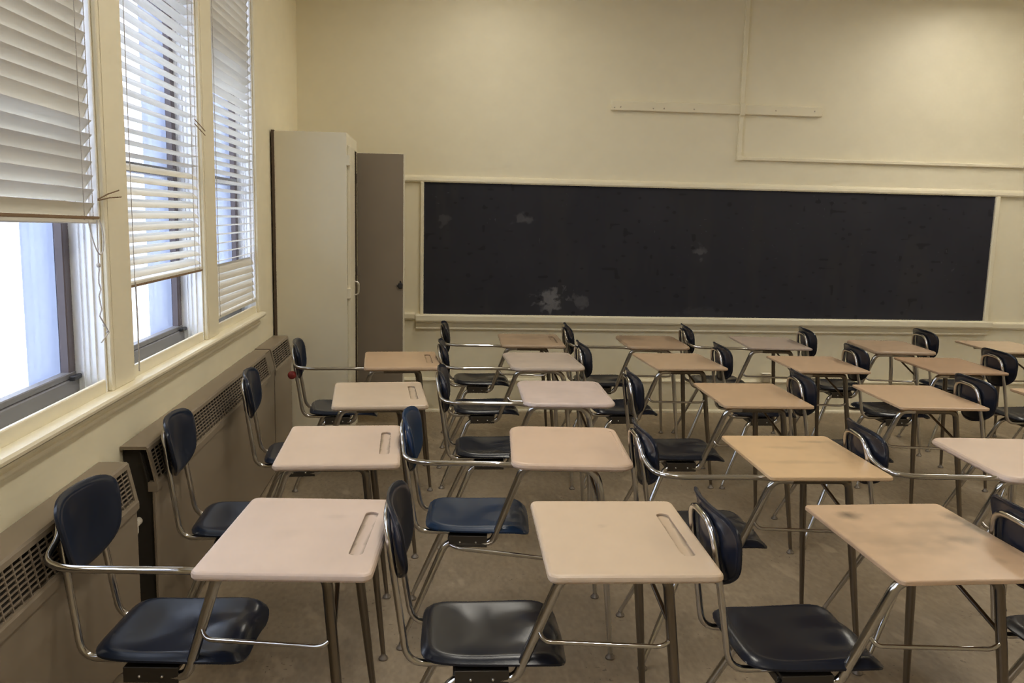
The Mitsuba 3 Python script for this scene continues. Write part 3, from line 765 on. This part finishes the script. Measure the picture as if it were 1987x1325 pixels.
DESKS = [  # x, y, angle, top style, colour, wear, stains, seat plastic, arm, stretcher, label
    ('A1', -0.368, 2.318, -0.063, 'groove', PINK, 0.16, [(0.06, 0.12, 0.03, 0.02, 0.07), (-0.05, -0.02, 0.05, 0.04, 0.05)], 'plastic_navy', 1, 'high', f'pinkish desk with pencil groove and navy seat beside the radiator, {R1}'),
    ('A2', 0.508, 2.279, -0.021, 'groove', BEIGE, 0.14, [(-0.03, 0.06, 0.012, 0.012, 0.15)], 'plastic_black', 0, 'high', f'beige desk with pencil groove, second from the windows, {R1}'),
    ('A3', 1.383, 2.227, 0.012, 'plain', (0.525, 0.358, 0.225), 0.55, A3_ST, 'plastic_black', 0, 'high', f'tan desk with dark smudged stains, third from windows, {R1}'),
    ('A4', 2.256, 2.135, 0.0, 'plain', TAN, 0.30, [], 'plastic_black', 0, 'high', 'chair desk next past the stained tan one, only its black chair showing'),
    ('B1', -0.371, 3.249, 0.038, 'groove', (0.63, 0.485, 0.37), 0.14, [], 'plastic_navy', 0, 'high', f'pale desk with pencil groove beside the radiator, {R2}'),
    ('B2', 0.507, 3.237, -0.066, 'round', (0.62, 0.455, 0.33), 0.12, [], 'plastic_blue', 1, 'low', f'rounded beige desk with blue seat and chrome arm, {R2}'),
    ('B3', 1.390, 3.08, -0.017, 'plain', HONEY, 0.24, B3_ST, 'plastic_black', 1, 'high', f'honey coloured scratched desk with chrome arm, third from windows, {R2}'),
    ('B4', 2.264, 3.051, -0.065, 'round', (0.68, 0.53, 0.43), 0.14, [], 'plastic_black', 1, 'high', f'pale pink rounded desk, fourth from the windows, {R2}'),
    ('C1', -0.294, 4.192, 0.087, 'groove', (0.58, 0.455, 0.33), 0.14, [], 'plastic_navy', 0, 'high', f'pale tan desk with pencil groove, closest to windows, {R3}'),
    ('C2', 0.639, 4.258, -0.023, 'round', ROSE, 0.24, [], 'plastic_black', 1, 'high', f'greyish rose rounded desk with chrome arm, {R3}'),
    ('C3', 1.608, 4.213, -0.023, 'plain', TAN, 0.16, [], 'plastic_black', 0, 'high', f'tan square-cornered desk, third from the windows, {R3}'),
    ('C4', 2.496, 4.188, -0.049, 'plain', (0.58, 0.405, 0.26), 0.16, [], 'plastic_black', 0, 'high', f'tan square-cornered desk, fourth from the windows, {R3}'),
    ('C5', 3.378, 4.115, 0.0, 'plain', (0.58, 0.405, 0.26), 0.16, [], 'plastic_black', 0, 'high', f'tan desk cut by the photo edge, fifth from windows, {R3}'),
    ('D1', -0.230, 5.208, 0.072, 'groove', (0.55, 0.385, 0.245), 0.18, [], 'plastic_navy', 1, 'high', f'tan desk with a red ball on its chair, in front of the open cabinet'),
    ('D2', 0.643, 5.231, 0.035, 'round', GREY, 0.30, [], 'plastic_black', 1, 'high', f'greyish rounded desk with chrome arm, {R4}'),
    ('D3', 1.5110, 5.234, 0.043, 'plain', DULL, 0.22, [], 'plastic_black', 0, 'high', f'dull tan desk, third from the windows, {R4}'),
    ('D4', 2.3900, 5.167, -0.021, 'plain', (0.55, 0.39, 0.26), 0.22, [], 'plastic_black', 0, 'high', f'tan desk, fourth from the windows, {R4}'),
    ('D5', 3.2655, 5.154, -0.041, 'plain', (0.46, 0.31, 0.20), 0.26, [], 'plastic_black', 0, 'high', f'brownish desk, fifth from the windows, {R4}'),
    ('D6', 4.1370, 5.04, 0.0, 'plain', (0.50, 0.36, 0.24), 0.2, [], 'plastic_black', 0, 'high', f'desk cut by the photo edge, sixth from windows, {R4}'),
    ('E1', 0.66, 6.11, -0.018, 'groove', (0.45, 0.33, 0.225), 0.3, [(-0.02, 0.1, 0.14, 0.12, 0.12)], 'plastic_black', 1, 'high', f'brownish desk with chrome arm, first from cabinet, {R5}'),
    ('E2', 1.551, 6.086, -0.03, 'round', (0.42, 0.30, 0.20), 0.34, [(-0.16, 0.14, 0.13, 0.16, 0.30)], 'plastic_black', 1, 'high', f'brown desk with darker patch, second from cabinet, {R5}'),
    ('E3', 2.436, 6.076, -0.069, 'plain', (0.47, 0.38, 0.32), 0.22, [], 'plastic_black', 1, 'high', f'greyish pink desk, third from the cabinet, {R5}'),
    ('E4', 3.308, 5.962, -0.087, 'round', (0.45, 0.33, 0.23), 0.30, [], 'plastic_black', 0, 'high', f'brownish desk, fourth from the cabinet, {R5}'),
    ('E5', 4.218, 5.987, -0.039, 'plain', (0.52, 0.39, 0.27), 0.22, [], 'plastic_black', 0, 'high', f'tan desk, fifth from the cabinet, {R5}'),
    ('E6', 5.098, 5.90, 0.0, 'plain', (0.50, 0.36, 0.24), 0.2, [], 'plastic_black', 0, 'high', f'desk past the chalkboard end, only its chair edge showing'),
]
for i, (code, x, y, ang, style, col, worn, stains, plastic, arm, stretch, lab) in enumerate(DESKS):
    key = 'chair_desk' if i == 0 else f'chair_desk_{i:03d}'
    W = T().translate([x, y, 0]).rotate([0, 0, 1], math.degrees(ang))
    tag(key, lab, 'desk', 'chair desks in rows')
    mesh, colr = desktop(style, col, worn, stains, i + 1)
    obj(key + '__desktop', mesh, 'desktop_plastic', True, color=colr, to_world=W.translate([0, 0, ZTOP]))
    scene[key + '__seat'] = {**P_SEAT[plastic], 'to_world': W}
    scene[key + '__backrest'] = {**P_BACK[plastic], 'to_world': W}
    for n, _, _, l in PARTS:
        scene[f'{key}__{n}'] = {**(BENT[n] if style == 'round' and n in BENT else SHARED[n]), 'to_world': W}
    scene[key + '__stretcher'] = {**P_STRETCH[stretch], 'to_world': W}
    if arm:
        scene[key + '__arm_tube'] = {**P_ARM, 'to_world': W}
    for n in FEET:
        scene[f'{key}__{n}__glide'] = {**P_GLIDE[n], 'to_world': W}
    for j, pr in enumerate(P_RIVET):
        scene[f'{key}__seat_bracket__rivet' + ('_001' if j else '')] = {**pr, 'to_world': W}

ball = trimesh.creation.icosphere(3, 0.0245)
ball.apply_translation((-0.8665, 5.0505, 0.684))
obj('rubber_ball', ball, 'ball_red', True, label='small red ball wedged on the chair frame in front of the cabinet', cat='ball')

# ---------------------------------------------------------------- ceiling lamps (above the frame); rear four added to light the desks evenly
ZL = 3.46
LAMP_AT = ['above the cabinet end of the chalkboard', 'above the far end of the chalkboard', 'added unseen to light the third row, window side', 'added unseen to light the third row, far side', 'added unseen behind the desks, window side', 'added unseen behind the desks, far side']
for k, (x, y, s) in enumerate([(0.42, 5.82, 0.62), (4.45, 5.86, 1.38), (0.45, 3.3, 1.25), (4.3, 3.3, 1.25), (0.45, 0.6, 1.25), (4.3, 0.6, 1.25)]):
    key = numbered('ceiling_light')
    tag(key, 'hanging ceiling lamp with glowing diffuser, ' + LAMP_AT[k], 'lamp', 'hanging ceiling lamps')
    hx, hy = 0.16, 0.62
    obj(key + '__housing', cat_(box(x - hx - 0.012, x + hx + 0.012, y - hy - 0.012, y + hy + 0.012, ZL + 0.012, ZL + 0.08, 0.01), box(x - hx - 0.012, x - hx, y - hy - 0.012, y + hy + 0.012, ZL - 0.012, ZL + 0.012),
        box(x + hx, x + hx + 0.012, y - hy - 0.012, y + hy + 0.012, ZL - 0.012, ZL + 0.012)), 'lamp_housing')
    v = np.array([[x - hx, y - hy, ZL], [x - hx, y + hy, ZL], [x + hx, y + hy, ZL], [x + hx, y - hy, ZL]])
    obj(key + '__diffuser', trimesh.Trimesh(v, [[0, 1, 2], [0, 2, 3]], process=False), 'lamp_housing',
        emitter={'type': 'area', 'radiance': {'type': 'rgb', 'value': [LAMP_L * s * c for c in LAMP_TINT]}})
    v = v[::-1] + [0, 0, 0.0815]  # upward glow added to even out the fill light
    obj(key + '__added_uplight', trimesh.Trimesh(v, [[0, 1, 2], [0, 2, 3]], process=False), 'lamp_housing',
        emitter={'type': 'area', 'radiance': {'type': 'rgb', 'value': [LAMP_L * 0.22 * c for c in LAMP_TINT]}})
    for sy in (-0.45, 0.45):
        obj(numbered(key + '__stem'), tube([(x, y + sy, ZL + 0.07), (x, y + sy, ZC)], 0.008, 10), 'lamp_housing')
